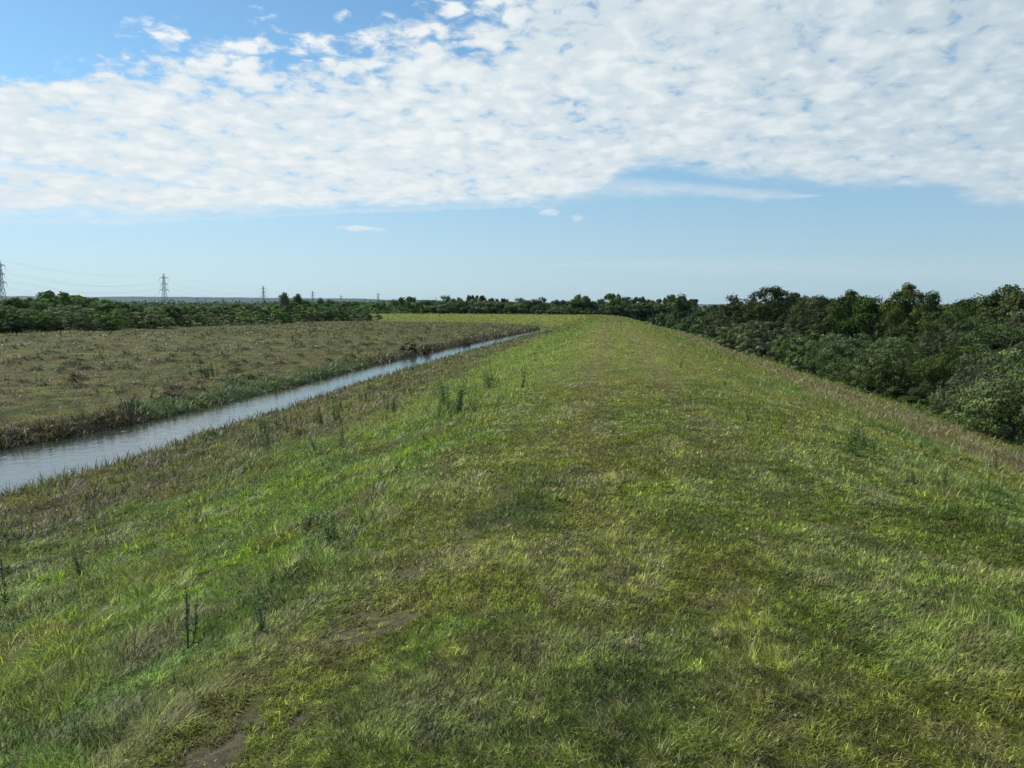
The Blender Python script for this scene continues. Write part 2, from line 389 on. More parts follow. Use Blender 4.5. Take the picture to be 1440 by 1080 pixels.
# ------------------------------------------------------------------ grass
GZ = gz.reshape(ny, nx)
def sheet_z(x, y):
    i = np.clip(np.searchsorted(xr, x) - 1, 0, nx - 2); j = np.clip(np.searchsorted(yr, y) - 1, 0, ny - 2)
    fx = (x - xr[i]) / (xr[i + 1] - xr[i]); fy = (y - yr[j]) / (yr[j + 1] - yr[j])
    return (GZ[j, i] * (1 - fx) + GZ[j, i + 1] * fx) * (1 - fy) + (GZ[j + 1, i] * (1 - fx) + GZ[j + 1, i + 1] * fx) * fy
def blades(N, rmin, rmax, bias, az0, az1, seed, hmul=1., dead=False, filt=None, wmul=1., flat=0):
    g = np.random.RandomState(seed)
    u = g.rand(N) ** bias; rr = np.exp(np.log(rmin) + u * (np.log(rmax) - np.log(rmin))); az = R(az0) + g.rand(N) * R(az1 - az0)
    x = np.sin(az) * rr; y = np.cos(az) * rr
    _, s, r, hw = terrain(x, y); z = sheet_z(x, y)
    col, h, den, dry, bare = cover(x, y, s, r, hw)
    k = (g.rand(N) < np.maximum(den, .3 if dead else 0)) & (s < 17 + 6 * g.rand(N))
    if filt is not None: k &= filt(x, y, s, r, hw, g)
    x, y, z, rr, s, r, hw, col, h, dry, bare = [v[k] for v in (x, y, z, rr, s, r, hw, col, h, dry, bare)]
    n = len(x)
    Lg = h * (.55 + .9 * g.rand(n)) * hmul * (.7 + .6 * vnoise(x * 11, y * 11, 803)) * (1 + rr * .004)
    Lg = np.maximum(Lg, (.030 + .022 * g.rand(n)) * (1 - .5 * bare)) if not dead else Lg
    w = np.maximum(.0032, rr * .00085) * (.7 + .6 * g.rand(n)) * wmul
    Lg = np.minimum(np.maximum(Lg, w * 1.5), .5)
    lean = R(18) + R(52) * g.rand(n) ** .8; ph = g.rand(n) * 2 * np.pi
    clump = vnoise(x * 1.3, y * 1.3, 401) * 2 * np.pi * 1.5; ph = np.where(g.rand(n) < .55, clump + (g.rand(n) - .5) * 1.6, ph)
    lean = np.where((r < -hw - 1.5) & (g.rand(n) < .6), lean + R(22), lean) + R(14) * flat
    dryk = g.rand(n) < (1.0 if dead else dry)
    lean = np.where(dryk & (g.rand(n) < .6), R(60) + R(24) * g.rand(n), lean)
    if dead: lean = np.where(g.rand(n) < .75, R(72) + R(16) * g.rand(n), lean)
    bc = col * np.exp(g.randn(n, 1) * (.26 + .10 * sstep(16, 5, rr))[:, None]) * np.exp(g.randn(n, 3) * .05)
    tuf = (vnoise(x * 26, y * 26, 801) - .5) * 1.1 + (vnoise(x * 11, y * 11, 803) - .5) * .7; bc = bc * np.exp(tuf * (1 - sstep(9, 26, rr)))[:, None]
    bc = np.where(dryk[:, None], (C['straw'] * (.5 + .7 * g.rand(n, 1))) * .75 + bc * .25, bc)
    sd = np.stack([np.cos(ph + 1.57 + (g.rand(n) - .5)), np.sin(ph + 1.57 + (g.rand(n) - .5)), np.zeros(n)], 1)
    dr = np.stack([np.cos(ph), np.sin(ph), np.zeros(n)], 1); up = np.array([[0, 0, 1.]])
    B = np.stack([x, y, z - .002 + (.02 if dead else 0)], 1); sl, cl = np.sin(lean)[:, None], np.cos(lean)[:, None]
    M = B + (dr * sl * .75 + up * np.maximum(cl, np.where(Lg < .07, .35, .15)[:, None])) * (Lg * .55)[:, None]
    l2 = np.minimum(lean * 1.4, np.where(Lg < .07, R(84), R(98))); T = M + (dr * np.sin(l2)[:, None] + up * np.cos(l2)[:, None]) * (Lg * .5)[:, None]
    W = w[:, None] * sd / 2
    V = np.stack([B - W, B + W, M + W * .8, M - W * .8, T], 1).reshape(-1, 3)
    o5 = np.arange(n)[:, None] * 5
    loops = (o5 + np.array([[0, 1, 2, 3, 3, 2, 4]])).ravel()
    st = (np.arange(n)[:, None] * 7 + np.array([[0, 4]])).ravel(); tt = np.tile([4, 3], n)
    return mesh_from('grass', V, loops, st, tt, np.repeat(bc, 5, 0))
def join_blades(parts):
    vs, cs = [], []
    for me in parts:
        n = len(me.vertices); v = np.empty(n * 3, dtype=np.float32); me.vertices.foreach_get('co', v); c = np.empty(n * 4, dtype=np.float32); me.color_attributes['tint'].data.foreach_get('color', c)
        vs.append(v.reshape(-1, 3)); cs.append(c.reshape(-1, 4)[:, :3]); bpy.data.meshes.remove(me)
    V = np.concatenate(vs); n = len(V) // 5
    return mesh_from('grass', V, (np.arange(n)[:, None] * 5 + np.array([[0, 1, 2, 3, 3, 2, 4]])).ravel(), (np.arange(n)[:, None] * 7 + np.array([[0, 4]])).ravel(), np.tile([4, 3], n), np.concatenate(cs))
MG = tint_material('grass_blade', trans=.42, rough=.5, spec=.3, tboost=(1.05, 1.1, .8))
tag(link('grass', join_blades([blades(620000, 1.7, 190, 1.0, -50, 42, 5), blades(110000, 95, 330, .9, -44, 8, 25, wmul=1.2), blades(640000, 1.7, 18, 1.1, -48, 40, 15, hmul=.75, wmul=1.5, flat=.9)]), MG), 'short green turf and rough grass covering embankment and banks', 'grass', kind='stuff')
tag(link('dry_straw', blades(16000, 2.0, 40, 1.1, -46, 36, 6, hmul=1.9, dead=True, wmul=.9,
    filt=lambda x, y, s, r, hw, g: g.rand(len(x)) < .25 + .75 * (vnoise(x * 1.4, y * 1.4, 77) > .5)), MG), 'pale dead grass stalks lying over the turf', 'straw', kind='stuff')
tag(link('reeds', blades(150000, 14, 150, 1.0, -50, -2, 8, hmul=.62, wmul=1.1,
    filt=lambda x, y, s, r, hw, g: (np.abs(r) < hw + 1.5) & (np.abs(r) > hw) & (vnoise(x * .5, y * .5, 88) > .3)), MG), 'grey green sedge and reeds fringing both edges of the river', 'reeds', kind='stuff')
def tuss(x, y, s, r, hw, g):
    v = fbm(x * 1.5, y * 1.1, 501, 2)
    return ((r < -hw) & (mounds(x, y) > .25)) | ( (((s < -8) & (r > hw)) | (s > 5)) & (v > .6))
tag(link('tussock_grass', blades(260000, 10, 150, .8, -50, 38, 9, hmul=1.35, wmul=1.2, filt=tuss), MG), 'coarse brown tussocks scattered over the rough meadow and banks', 'tussocks', kind='stuff')

# ------------------------------------------------------------------ trees
def crown_mesh(name, seed, H, Rx, base, nlobe, nleaf, size, c1, c2, lobr=.5, flat=1.0, spray=.12, tall=False, cl=.62):
    g = np.random.RandomState(seed)
    cz = base + (H - base) * .5; hz = (H - base) * .5
    lob = []
    for k in range(nlobe):
        a = 2 * np.pi * (k + g.rand() * .8) / nlobe * 1.618 * 2; e = g.rand() * 1.5 - .65
        if base < .5 and k % 2: e = -.75 - .3 * g.rand()
        q = .62 * (1.12 if (base < .5 and k % 2) else math.sqrt(max(0, 1 - (e * .6) ** 2))) * (.6 + .5 * g.rand())
        if tall: q *= .75
        rad = lobr * (.7 + .5 * g.rand()); lob.append((math.cos(a) * q * Rx, math.sin(a) * q * Rx, cz + e * hz * .72, rad * Rx, rad * hz * flat))
    lob.append((0, 0, cz, .62 * Rx, .8 * hz))
    lob = np.array(lob)
    # clumps sit over the lobes
    ncl = max(40, int(nleaf / 110 * (.62 / cl) ** 1.6))
    li = g.randint(0, len(lob), ncl); d = g.randn(ncl, 3); d /= np.linalg.norm(d, axis=1)[:, None]; d[:, 2] = np.where(g.rand(ncl) < .3, np.abs(d[:, 2]), d[:, 2])
    cc = lob[li, :3] + d * lob[li][:, [3, 3, 4]] * (.82 + .25 * g.rand(ncl, 1))
    cc[:, 2] = np.clip(cc[:, 2], base * .6 + .1, H * .985)
    cr = (.09 + .12 * g.rand(ncl)) * H * cl
    cv = np.exp(g.randn(ncl) * .24); ch = g.rand(ncl)
    i = g.randint(0, ncl, nleaf); d2 = g.randn(nleaf, 3); d2 /= np.linalg.norm(d2, axis=1)[:, None]; d2 = d2 + d[i] * .45; d2[:, 2] += .15; d2 /= np.linalg.norm(d2, axis=1)[:, None]
    rad = cr[i] * (.55 + .5 * g.rand(nleaf) + np.where(g.rand(nleaf) < spray, .5 * g.rand(nleaf), 0))
    P = cc[i] + d2 * rad[:, None] * np.array([[1.1, 1.1, .85]])
    P[:, 2] = np.maximum(P[:, 2], .05)
    nrm = d2 + g.randn(nleaf, 3) * .38; nrm /= np.linalg.norm(nrm, axis=1)[:, None]
    tv = np.cross(nrm, g.randn(nleaf, 3)); tv /= np.linalg.norm(tv, axis=1)[:, None]; bv = np.cross(nrm, tv)
    sz = size * (.6 + .8 * g.rand(nleaf))[:, None]
    V = np.stack([P - tv * sz, P + bv * sz * .5 - nrm * sz * .1, P + tv * sz, P - bv * sz * .5 - nrm * sz * .1], 1).reshape(-1, 3)
    col = np.array(c1) + (np.array(c2) - np.array(c1)) * ch[i][:, None]
    col = col * cv[i][:, None] * np.exp(g.randn(nleaf, 1) * .12)
    return quads_mesh(name, V, nleaf, np.repeat(col, 4, 0))

def trunk_mesh(name, seed, H, Rx, stems=1, r0=.12):
    g = random.Random(seed); mb = MB(); bc = (.10, .085, .065)
    for k in range(stems):
        a = 6.283 * k / stems + g.random(); o = .0 if stems == 1 else .18
        p = Vector((math.cos(a) * o, math.sin(a) * o, -.15)); lean = .05 if stems == 1 else .45
        pts = [p]; rad = [r0]; n = 6
        for j in range(1, n):
            p = p + Vector((math.cos(a) * lean * H * .12 + g.uniform(-.05, .05) * H * .3, math.sin(a) * lean * H * .12 + g.uniform(-.05, .05) * H * .3, H * .78 / (n - 1))); pts.append(p); rad.append(r0 * (1 - .8 * j / (n - 1)))
        mb.tube(pts, rad, 7, bc)
        for j in range(2, n):
            for q in range(2):
                b = g.random() * 6.283; L = Rx * g.uniform(.45, .75) * (1 - .1 * j); s0 = pts[j]
                mb.tube([s0, s0 + Vector((math.cos(b) * L * .5, math.sin(b) * L * .5, L * .25)), s0 + Vector((math.cos(b) * L, math.sin(b) * L, L * .62))], [rad[j] * .6, rad[j] * .4, rad[j] * .12], 5, bc)
    return mb.mesh(name)

MB_BARK = plain_material('bark', (.07, .06, .045), (.13, .115, .09), 9, .95, 0, .6)
ML = {k: tint_material('foliage_' + k, trans=.25, rough=.75, spec=.1, objvar=v, tboost=(.95, 1.1, .6)) for k, v in dict(willow=.35, broad=.35, conifer=.2).items()}
GW1, GW2 = (.14, .17, .085), (.11, .15, .06)
GO1, GO2 = (.07, .10, .03), (.095, .13, .032)
GH1, GH2 = (.10, .155, .036), (.075, .115, .04)
GD1, GD2 = (.048, .075, .032), (.062, .088, .036)
PROTO = {}
def proto(key, kind, mat, seed, H, Rx, base, nl, stems, r0, c1, c2, lods, **kw):
    out = []
    for li, (nleaf, size) in enumerate(lods):
        cm = crown_mesh(kind + '_crown', seed, H, Rx, base, nl, nleaf, size, c1, c2, **kw); cm.materials.append(ML[mat])
        tm = trunk_mesh(kind + '_trunk', seed, H, Rx, stems, r0) if li < 2 else None
        if tm: tm.materials.append(MB_BARK)
        out.append((cm, tm))
    PROTO[key] = (kind, H, Rx, out)
LD = [(26000, .062), (9000, .105), (3200, .19)]
proto('w1', 'willow_bush', 'willow', 1, 4.0, 2.9, .15, 7, 4, .1, GW1, GW2, LD, lobr=.6, spray=.03, cl=.44)
proto('w2', 'willow_bush', 'willow', 2, 4.0, 2.4, .2, 8, 4, .1, GW2, GW1, LD, lobr=.52, spray=.03, cl=.46)
proto('h1', 'hawthorn_bush', 'broad', 3, 4.2, 2.5, .3, 9, 3, .11, GH1, GH2, LD, lobr=.45)
proto('h2', 'hawthorn_bush', 'broad', 4, 4.2, 2.2, .3, 8, 3, .11, GH2, GO1, LD, lobr=.42)
proto('o1', 'oak_tree', 'broad', 5, 7.0, 3.0, 1.2, 11, 1, .2, GO1, GO2, [(34000, .075), (12000, .125), (4200, .23)], lobr=.42)
proto('o2', 'oak_tree', 'broad', 6, 7.0, 2.6, 1.0, 10, 1, .18, GD1, GO2, [(34000, .075), (12000, .125), (4200, .23)], lobr=.4, spray=.2)
proto('b1', 'birch_tree', 'broad', 7, 7.5, 1.9, 1.0, 11, 1, .13, GD1, GO1, [(26000, .07), (9000, .12), (3000, .22)], lobr=.42, tall=True, spray=.25)
proto('c1', 'pine_tree', 'conifer', 8, 8.0, 1.5, .6, 12, 1, .15, GD1, GD2, [(20000, .07), (8000, .11), (2600, .2)], lobr=.4, tall=True, spray=.2)

rng = random.Random(77)
NT_ = [0]
def px_right(x, y): return 858 + F * x / y > 596
def tree(key, x, y, H, W=None, label=None, group=None, cat=None, lod=None, rz=None, trunk=True, shade=None):
    kind, h0, r0, lods = PROTO[key]; D = math.hypot(x, y)
    z = float(terrain(np.array([x]), np.array([y]))[0][0])
    if lod is None: lod = 0 if D < 62 else (1 if D < 135 else 2)
    e = empty(kind, (x, y, z - .05), rng.random() * 6.28 if rz is None else rz)
    sz = H / h0; sx = (W / 2) / r0 if W else sz * rng.uniform(.9, 1.15)
    e.scale = (sx, sx * rng.uniform(.9, 1.1), sz)
    cm, tm = lods[lod]
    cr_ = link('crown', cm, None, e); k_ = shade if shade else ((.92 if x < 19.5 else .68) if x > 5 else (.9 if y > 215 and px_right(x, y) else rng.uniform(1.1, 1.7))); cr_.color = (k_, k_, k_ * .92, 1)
    if tm and trunk: link('trunk', tm, None, e)
    tag(e, label, cat or ('bush' if 'bush' in kind else 'tree'), group); NT_[0] += 1
    return e

def at(px, D):
    """ground place at distance D along the bearing of picture column px"""
    v = ray(px, 433); v = v[:2] / np.linalg.norm(v[:2]); k = D / math.cos(math.atan2(v[0], v[1]))
    return v[0] * k, v[1] * k
def tree_px(key, px, D, ytop, wpx, label=None, group=None, **kw):
    x, y = at(px, D); z = float(terrain(np.array([x]), np.array([y]))[0][0])
    top = EYE + (433 - ytop) * D / F
    return tree(key, x, y, max(top - z, 1.2), wpx * D / F if wpx else None, label, group, **kw)

GR = 'bushes along the foot of the embankment on the wood side'
# the nearer ones, one by one
for a in [
  ('w1', 1452, 30, 478, 190, 'big grey green willow bush cut by the right edge of the picture'),
  ('w2', 1392, 36, 478, 110, 'grey green bush just inside the big willow at the right edge'),
  ('h2', 1345, 42, 486, 90, 'dark bush between the round shadowed willow and the grey bushes at right edge'),
  ('w1', 1258, 46, 466, 118, 'broad domed willow bush with deep black shade under its right side'),
  ('h1', 1196, 55, 462, 105, 'fresh green rounded bush left of the broad shadowed willow'),
  ('w2', 1152, 62, 462, 80, 'dull green rounded bush second left of the broad shadowed willow'),
  ('h1', 1118, 72, 462, 60, 'small green bush at embankment foot right of the pale domed bush'),
  ('w1', 1072, 80, 448, 92, 'pale grey domed willow bush halfway along the foot of the embankment'),
  ('w2', 1038, 92, 452, 66, 'low grey bush left of the pale domed willow'),
]: tree_px(*a, GR)
tree_px('h1', 1340, 37, 553, 50, 'low bright green bramble bush in the grass in front of the wood', None, cat='bush')
tree_px('h2', 1306, 42, 552, 34, 'knee high dark bramble clump below the broad shadowed willow', None, cat='bush')
tree_px('w2', 1400, 31, 590, 40, 'small olive bramble at the foot of the grey bushes at right edge', None, cat='bush')
BK = 'taller trees of the wood right of the embankment'
for a in [
  ('o1', 1432, 62, 407, 110, 'dark broad tree on the skyline at the right edge of the wood'),
  ('o2', 1376, 66, 410, 75, 'round topped dark tree second from right on the skyline'),
  ('h1', 1352, 56, 424, 80, 'brighter green tree below the skyline dip near the right edge'),
  ('o1', 1276, 72, 404, 62, 'tallest dark tree of the wood with a ragged twin top'),
  ('b1', 1312, 74, 411, 32, 'slim small topped tree right beside the tallest tree of the wood'),
  ('o2', 1236, 80, 413, 60, 'dark rounded tree left beside the tallest tree of the wood'),
  ('o1', 1196, 84, 412, 60, 'dark flat topped tree second left of the tallest tree of the wood'),
  ('h1', 1150, 92, 430, 70, 'light green tree rising behind the pale domed willow'),
  ('o1', 1092, 110, 407, 82, 'broad flat topped dark tree standing out on the middle skyline'),
  ('o2', 1140, 100, 413, 55, 'dark tree right beside the broad flat topped skyline tree'),
  ('b1', 1030, 140, 419, 36, 'slim pale tree left of the broad flat topped skyline tree'),
  ('b1', 960, 190, 417, 26, 'pointed dark tree above the end of the embankment crest'),
  ('w2', 1330, 50, 452, 100, 'olive tree crown filling the middle of the wood near the right edge'),
  ('h2', 1215, 66, 436, 90, 'dull green tree crown behind the fresh green rounded bush'),
]: tree_px(*a, BK)
gb = random.Random(14)
for k in range(22):
    yy = 30 + k * 3.6 + gb.uniform(-1.2, 1.2); tree(gb.choice(['h1', 'h2', 'w2']), 15.1 + gb.uniform(-.4, .6) + (yy < 45) * .5, yy, gb.uniform(.5, 1.15), gb.uniform(1.4, 2.6), 'low bramble in the fringe where the grass slope meets the wood', 'brambles along the embankment foot', cat='bush', lod=1, trunk=False, shade=.85)
# the mass of the wood behind them
g = random.Random(5)
for X, h_lo, h_hi, keys in [(17.4, 2.9, 3.7, ['w1', 'w2', 'h1', 'w2', 'h2']), (22, 3.6, 4.6, ['w2', 'h1', 'h2', 'w1']), (27.5, 4.4, 5.4, ['h1', 'w1', 'o1', 'h2']),
                            (34, 5.0, 6.2, ['o1', 'o2', 'h1']), (42, 5.6, 6.8, ['o1', 'o2', 'b1'])]:
    Dy = 26 + g.random() * 4
    while Dy < 236:
        x = X + g.uniform(-1.6, 1.6) + (0 if Dy < 150 else -(Dy - 150) * .04); step = (4.3 + X * .04) * (1 + max(0, Dy - 90) / 170)
        px = 858 + F * x / Dy
        if px < 1560 and not (X < 18 and Dy < 98 and px > 1030 and px < 1480):
            H = g.uniform(h_lo, h_hi) * (1.12 if Dy > 150 else 1)
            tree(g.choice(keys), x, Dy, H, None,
                 'low bush of the unbroken scrub at the embankment foot' if X < 18 else ('mid height tree packed in the wood right of the embankment' if X < 30 else 'dark back row tree of the wood right of the embankment'),
                 'scrub at the embankment foot' if X < 18 else ('middle rows of the wood' if X < 30 else 'back rows of the wood'))
        Dy += step * g.uniform(.85, 1.15)
# dark row beyond the far bend
for row, (off, base_top) in enumerate([(17, 428), (24, 425), (33, 420)]):
    px = 596 + row * 5
    while px < 975:
        D = 232 + off + (858 - px) * .14 if px < 858 else 222 + off
        yt = base_top - 3 * math.sin(px * .021) - g.uniform(-2.5, 3.5)
        tree_px(g.choice(['o1', 'o2', 'o1', 'b1', 'h2', 'c1', 'o2'] if row else ['o2', 'w2', 'h2', 'w1']), px, D, yt, g.uniform(28, 44) if row < 2 else g.uniform(18, 32),
                'dark tree in the far row beyond the bend of the embankment', 'far tree row beyond the bend')
        px += g.uniform(13, 20)
tree_px('o1', 864, 246, 412, 34, 'tall dark tree standing above the far row beside the crest end', BK)
tree_px('o2', 816, 258, 414, 30, 'rounded dark tree standing above the far row left of the crest end', BK)
# left side, beyond the meadow
LG = 'bushes along the far side of the meadow'
def dl(px): return float(np.interp(px, [-80, 0, 100, 200, 300, 400, 450, 540, 600], [90, 100, 106, 116, 134, 162, 182, 236, 266]))
for a in [
  ('w1', 100, 0, 427, 92, 'pale grey domed willow bush, the largest beyond the meadow'),
  ('o1', 88, 12, 406, 58, 'dark ragged tree above the pale domed willow at far left'),
  ('o2', 20, 14, 416, 46, 'dark tree top at the far left edge beyond the meadow'),
  ('w2', 18, 0, 432, 80, 'grey bush at the left edge of the picture beyond the meadow'),
  ('h2', 60, 0, 436, 60, 'dark bush in the gap left of the pale domed willow'),
  ('h2', 165, 3, 425, 80, 'dark green bush right of the pale domed willow'),
  ('h1', 128, 14, 417, 50, 'leafy tree just right of the dark ragged tree'),
  ('c1', 402, 18, 411, 15, 'taller of two pointed conifers on the left skyline'),
  ('c1', 421, 22, 413, 13, 'shorter of two pointed conifers on the left skyline'),
  ('o1', 566, 10, 416, 34, 'dark round headed tree standing where the meadow ends'),
  ('h1', 572, -6, 432, 52, 'bright olive domed bush below the dark round headed tree'),
  ('w2', 508, -4, 431, 36, 'dark round bush left of the bright olive domed bush'),
  ('h2', 590, 3, 424, 16, 'narrow dark bush touching the right side of the round headed tree'),
  ('c1', 452, 26, 419, 10, 'small pointed tree between the conifers and the round headed tree'),
]: tree_px(a[0], a[1], dl(a[1]) + a[2], a[3], a[4], a[5], LG)
for row, (off, t0) in enumerate([(-6, 433), (8, 428), (30, 424), (58, 422)]):
    px = -90 + row * 7
    while px < 590:
        D = dl(px) + off + g.uniform(-3, 3); yt = t0 + g.uniform(-3, 4) - (np.interp(px, [0, 90, 190], [4, 9, 0]) if row > 0 else 0) + (3 if px > 480 else 0) + (6 if row > 1 and 140 < px < 392 else 0)
        tree_px(g.choice(['w1', 'w2', 'h2', 'w2', 'h1'] if row < 2 else ['o1', 'o2', 'h1', 'h2']), px, D, yt, g.uniform(34, 56) * (150 / D) ** .8,
                'low grey green bush in the front of the scrub beyond the meadow' if row < 2 else 'dark scrub tree in the back of the belt beyond the meadow', 'scrub belt beyond the meadow')
        px += g.uniform(19, 29) * (150 / D) ** .8

# ------------------------------------------------------------------ distant woodland and hills
def wood_strip(name, strips, size, c1, c2, seed, label):
    g = np.random.RandomState(seed); Vs = []; Cs = []
    for (p0, p1, D0, D1, hh, n) in strips:
        px = p0 + (p1 - p0) * g.rand(n); D = D0 + (D1 - D0) * g.rand(n)
        v = np.array([at(a_, d_) for a_, d_ in zip(px, D)])
        hmax = hh * (.45 + .75 * fbm(px * .22, D * .02, seed, 3)); P = np.stack([v[:, 0], v[:, 1], -3 + hmax * g.rand(n) ** .6], 1)
        nr = g.randn(n, 3); nr /= np.linalg.norm(nr, axis=1)[:, None]; tv = np.cross(nr, g.randn(n, 3)); tv /= np.linalg.norm(tv, axis=1)[:, None]; bv = np.cross(nr, tv)
        s_ = (size * D / 600 * (.6 + .8 * g.rand(n)))[:, None]
        Vs.append(np.stack([P - tv * s_, P + bv * s_ * .6, P + tv * s_, P - bv * s_ * .6], 1).reshape(-1, 3))
        cc = np.array(c1) + (np.array(c2) - np.array(c1)) * g.rand(n, 1); Cs.append(np.repeat(cc * np.exp(g.randn(n, 1) * .2), 4, 0))
    V = np.concatenate(Vs); return tag(link(name, quads_mesh(name, V, len(V) // 4, np.concatenate(Cs)), ML['broad']), label, 'woodland', kind='stuff')
wood_strip('distant_woodland', [(-150, 620, 320, 420, 8, 9000), (-150, 640, 560, 720, 11, 8000), (-150, 700, 1000, 1300, 14, 7000)], .8, GO1, GD1, 4,
           'far dark belts of woodland below the blue hills')
xs = np.linspace(-8, 1700, 260) - 200; HV = []; HF = []
for i, px in enumerate(xs):
    x0, y0 = at(min(px, 1500), 3600); x1, y1 = at(min(px, 1500), 4300); x2, y2 = at(min(px, 1500), 5200)
    pr = np.interp(px, [-250, 60, 140, 210, 300, 420, 600, 760, 1000, 1500], [74, 70, 64, 66, 60, 56, 46, 30, 22, 20]) + 7 * (fbm(np.array([px * .02]), np.array([1.]), 33, 3)[0] - .5) + 3 * (fbm(np.array([px * .11]), np.array([1.]), 34, 2)[0] - .5)
    HV += [(x0, y0, -4), (x0 * .5 + x1 * .5, y0 * .5 + y1 * .5, pr * .55), (x1, y1, pr), (x2, y2, -4)]
    if i: HF += [((i - 1) * 4 + k, i * 4 + k, i * 4 + k + 1, (i - 1) * 4 + k + 1) for k in range(3)]
me = bpy.data.meshes.new('hills'); me.from_pydata(HV, [], HF); me.update()
tag(link('hills', me, plain_material('hill_cover', (.022, .036, .022), (.035, .05, .03), .006, .95, 0, 0)), kind='structure')

# ------------------------------------------------------------------ pylons and their wires
MS = plain_material('galvanised_steel', (.20, .21, .21), (.28, .29, .29), .3, .6, .3, 0)
MI = plain_material('insulator_glass', (.10, .09, .08), (.16, .14, .12), 2, .3, 0, 0)
def pylon_proto():
    root = empty('electricity_pylon'); mb = MB(); H = 50
    def hwid(z): return float(np.interp(z, [0, 26, 46, 50], [4.2, 1.6, .8, .08]))
    lv = [0, 8, 15, 21, 26, 30, 34, 38, 42, 46, 50]
    for i in range(len(lv) - 1):
        a, b = hwid(lv[i]), hwid(lv[i + 1]); q = [(-1, -1), (1, -1), (1, 1), (-1, 1)]
        for k in range(4):
            s0, s1 = q[k], q[(k + 1) % 4]
            mb.bar((s0[0] * a, s0[1] * a, lv[i]), (s0[0] * b, s0[1] * b, lv[i + 1]), .34)
            if i < 9:
                mb.bar((s0[0] * a, s0[1] * a, lv[i]), (s1[0] * b, s1[1] * b, lv[i + 1]), .2); mb.bar((s1[0] * a, s1[1] * a, lv[i]), (s0[0] * b, s0[1] * b, lv[i + 1]), .2)
                mb.bar((s0[0] * b, s0[1] * b, lv[i + 1]), (s1[0] * b, s1[1] * b, lv[i + 1]), .2)
    me = mb.mesh('lattice_tower'); link('lattice_tower', me, MS, root)
    for z, w in ((28, 8.6), (36, 6.2), (44, 7.6)):
        mb = MB(); h = hwid(z)
        for sx in (-1, 1):
            tip = (sx * w, 0, z + .2)
            for sy in (-1, 1):
                mb.bar((sx * h, sy * h, z), tip, .26); mb.bar((sx * h, sy * h, z + 2.2), tip, .22)
            for f in (.3, .6):
                mb.bar((sx * (h + (w - h) * f), h * (1 - f), z + .1), (sx * (h + (w - h) * f), 0, z + 2.2 * (1 - f)), .16)
                mb.bar((sx * (h + (w - h) * f), -h * (1 - f), z + .1), (sx * (h + (w - h) * f), h * (1 - f), z + .1), .16)
        arm = link('crossarm', mb.mesh('crossarm'), MS, root)
        for sx in (-1, 1):
            mi = MB(); pts = []; rad = []
            for j in range(13): pts.append((sx * w, 0, z - j * .3)); rad.append(.1 if j % 2 else .22)
            mi.tube(pts, rad, 6); link('insulator', mi.mesh('insulator'), MI, arm)
    return root
PY = [(3, 690, 'cut off lattice pylon at the left edge of the picture'), (232, 1000, 'tall lattice pylon standing clear above the left scrub'), (371, 1560, 'small pylon left of the two pointed conifers'),
      (440, 2000, 'faint pylon just right of the two pointed conifers'), (480, 2500, 'very faint pylon top midway between conifers and round headed tree'), (532, 2350, 'faint pylon left of the dark round headed tree'), (584, 2900, 'faintest pylon top right of the round headed tree'),
      (278, 2900, 'left one of a close pair of low far pylons by the hills'), (289, 3000, 'right one of a close pair of low far pylons by the hills'), (314, 2800, 'lone low far pylon between the close pair and the small pylon')]
P0 = None; PP = []
for k, (px, D, lab) in enumerate(PY):
    x, y = at(px, D); o = pylon_proto() if k == 0 else copy_tree(P0)
    if k == 0: P0 = o
    base = EYE + (433 - {0: 436, 1: 437, 2: 434}.get(k, 433)) * D / F
    o.location = (x, y, -3.2); sc = 1.0
    if k >= 3: sc = {3: .98, 4: .93, 5: 1.02, 6: .95, 7: .92, 8: .92, 9: .9}[k]
    sx = 1.7 if k >= 7 else 1
    o.scale = (sc * sx, sc, sc); o.rotation_euler = (0, 0, R(-16 if k < 2 else -12))
    tag(o, lab, 'pylon', 'lattice pylons beyond the scrub'); PP.append((x, y))
MW = plain_material('wire_aluminium', (.16, .165, .17), (.2, .2, .2), 1, .5, .5, 0)
def attach(k, z, w):
    a = R(-16 if k < 2 else -12); return Vector((PP[k][0] + math.cos(a) * w, PP[k][1] + math.sin(a) * w, -3.2 + z))
for (i, j) in ((0, 1), (1, 2)):
    for z, w in ((24.4, -8.6), (24.4, 8.6), (32.4, -6.2), (32.4, 6.2), (40.4, -7.6), (40.4, 7.6), (50, 0)):
        A, B = attach(i, z, w), attach(j, z, w); mb = MB(); pts = []
        sag = 11 if w else 8
        for q_ in range(19):
            f = q_ / 18; p_ = A.lerp(B, f); p_.z -= sag * 4 * f * (1 - f); pts.append(p_)
        mb.tube(pts, [.05] * 19, 4)
        tag(link('overhead_wire', mb.mesh('overhead_wire'), MW),
            'thin sagging wire between the pylon at the left edge and the tall pylon' if i == 0 else 'thin sagging wire between the tall pylon and the small pylon by the conifers', 'wire',
            'wires of the first span' if i == 0 else 'wires of the second span')

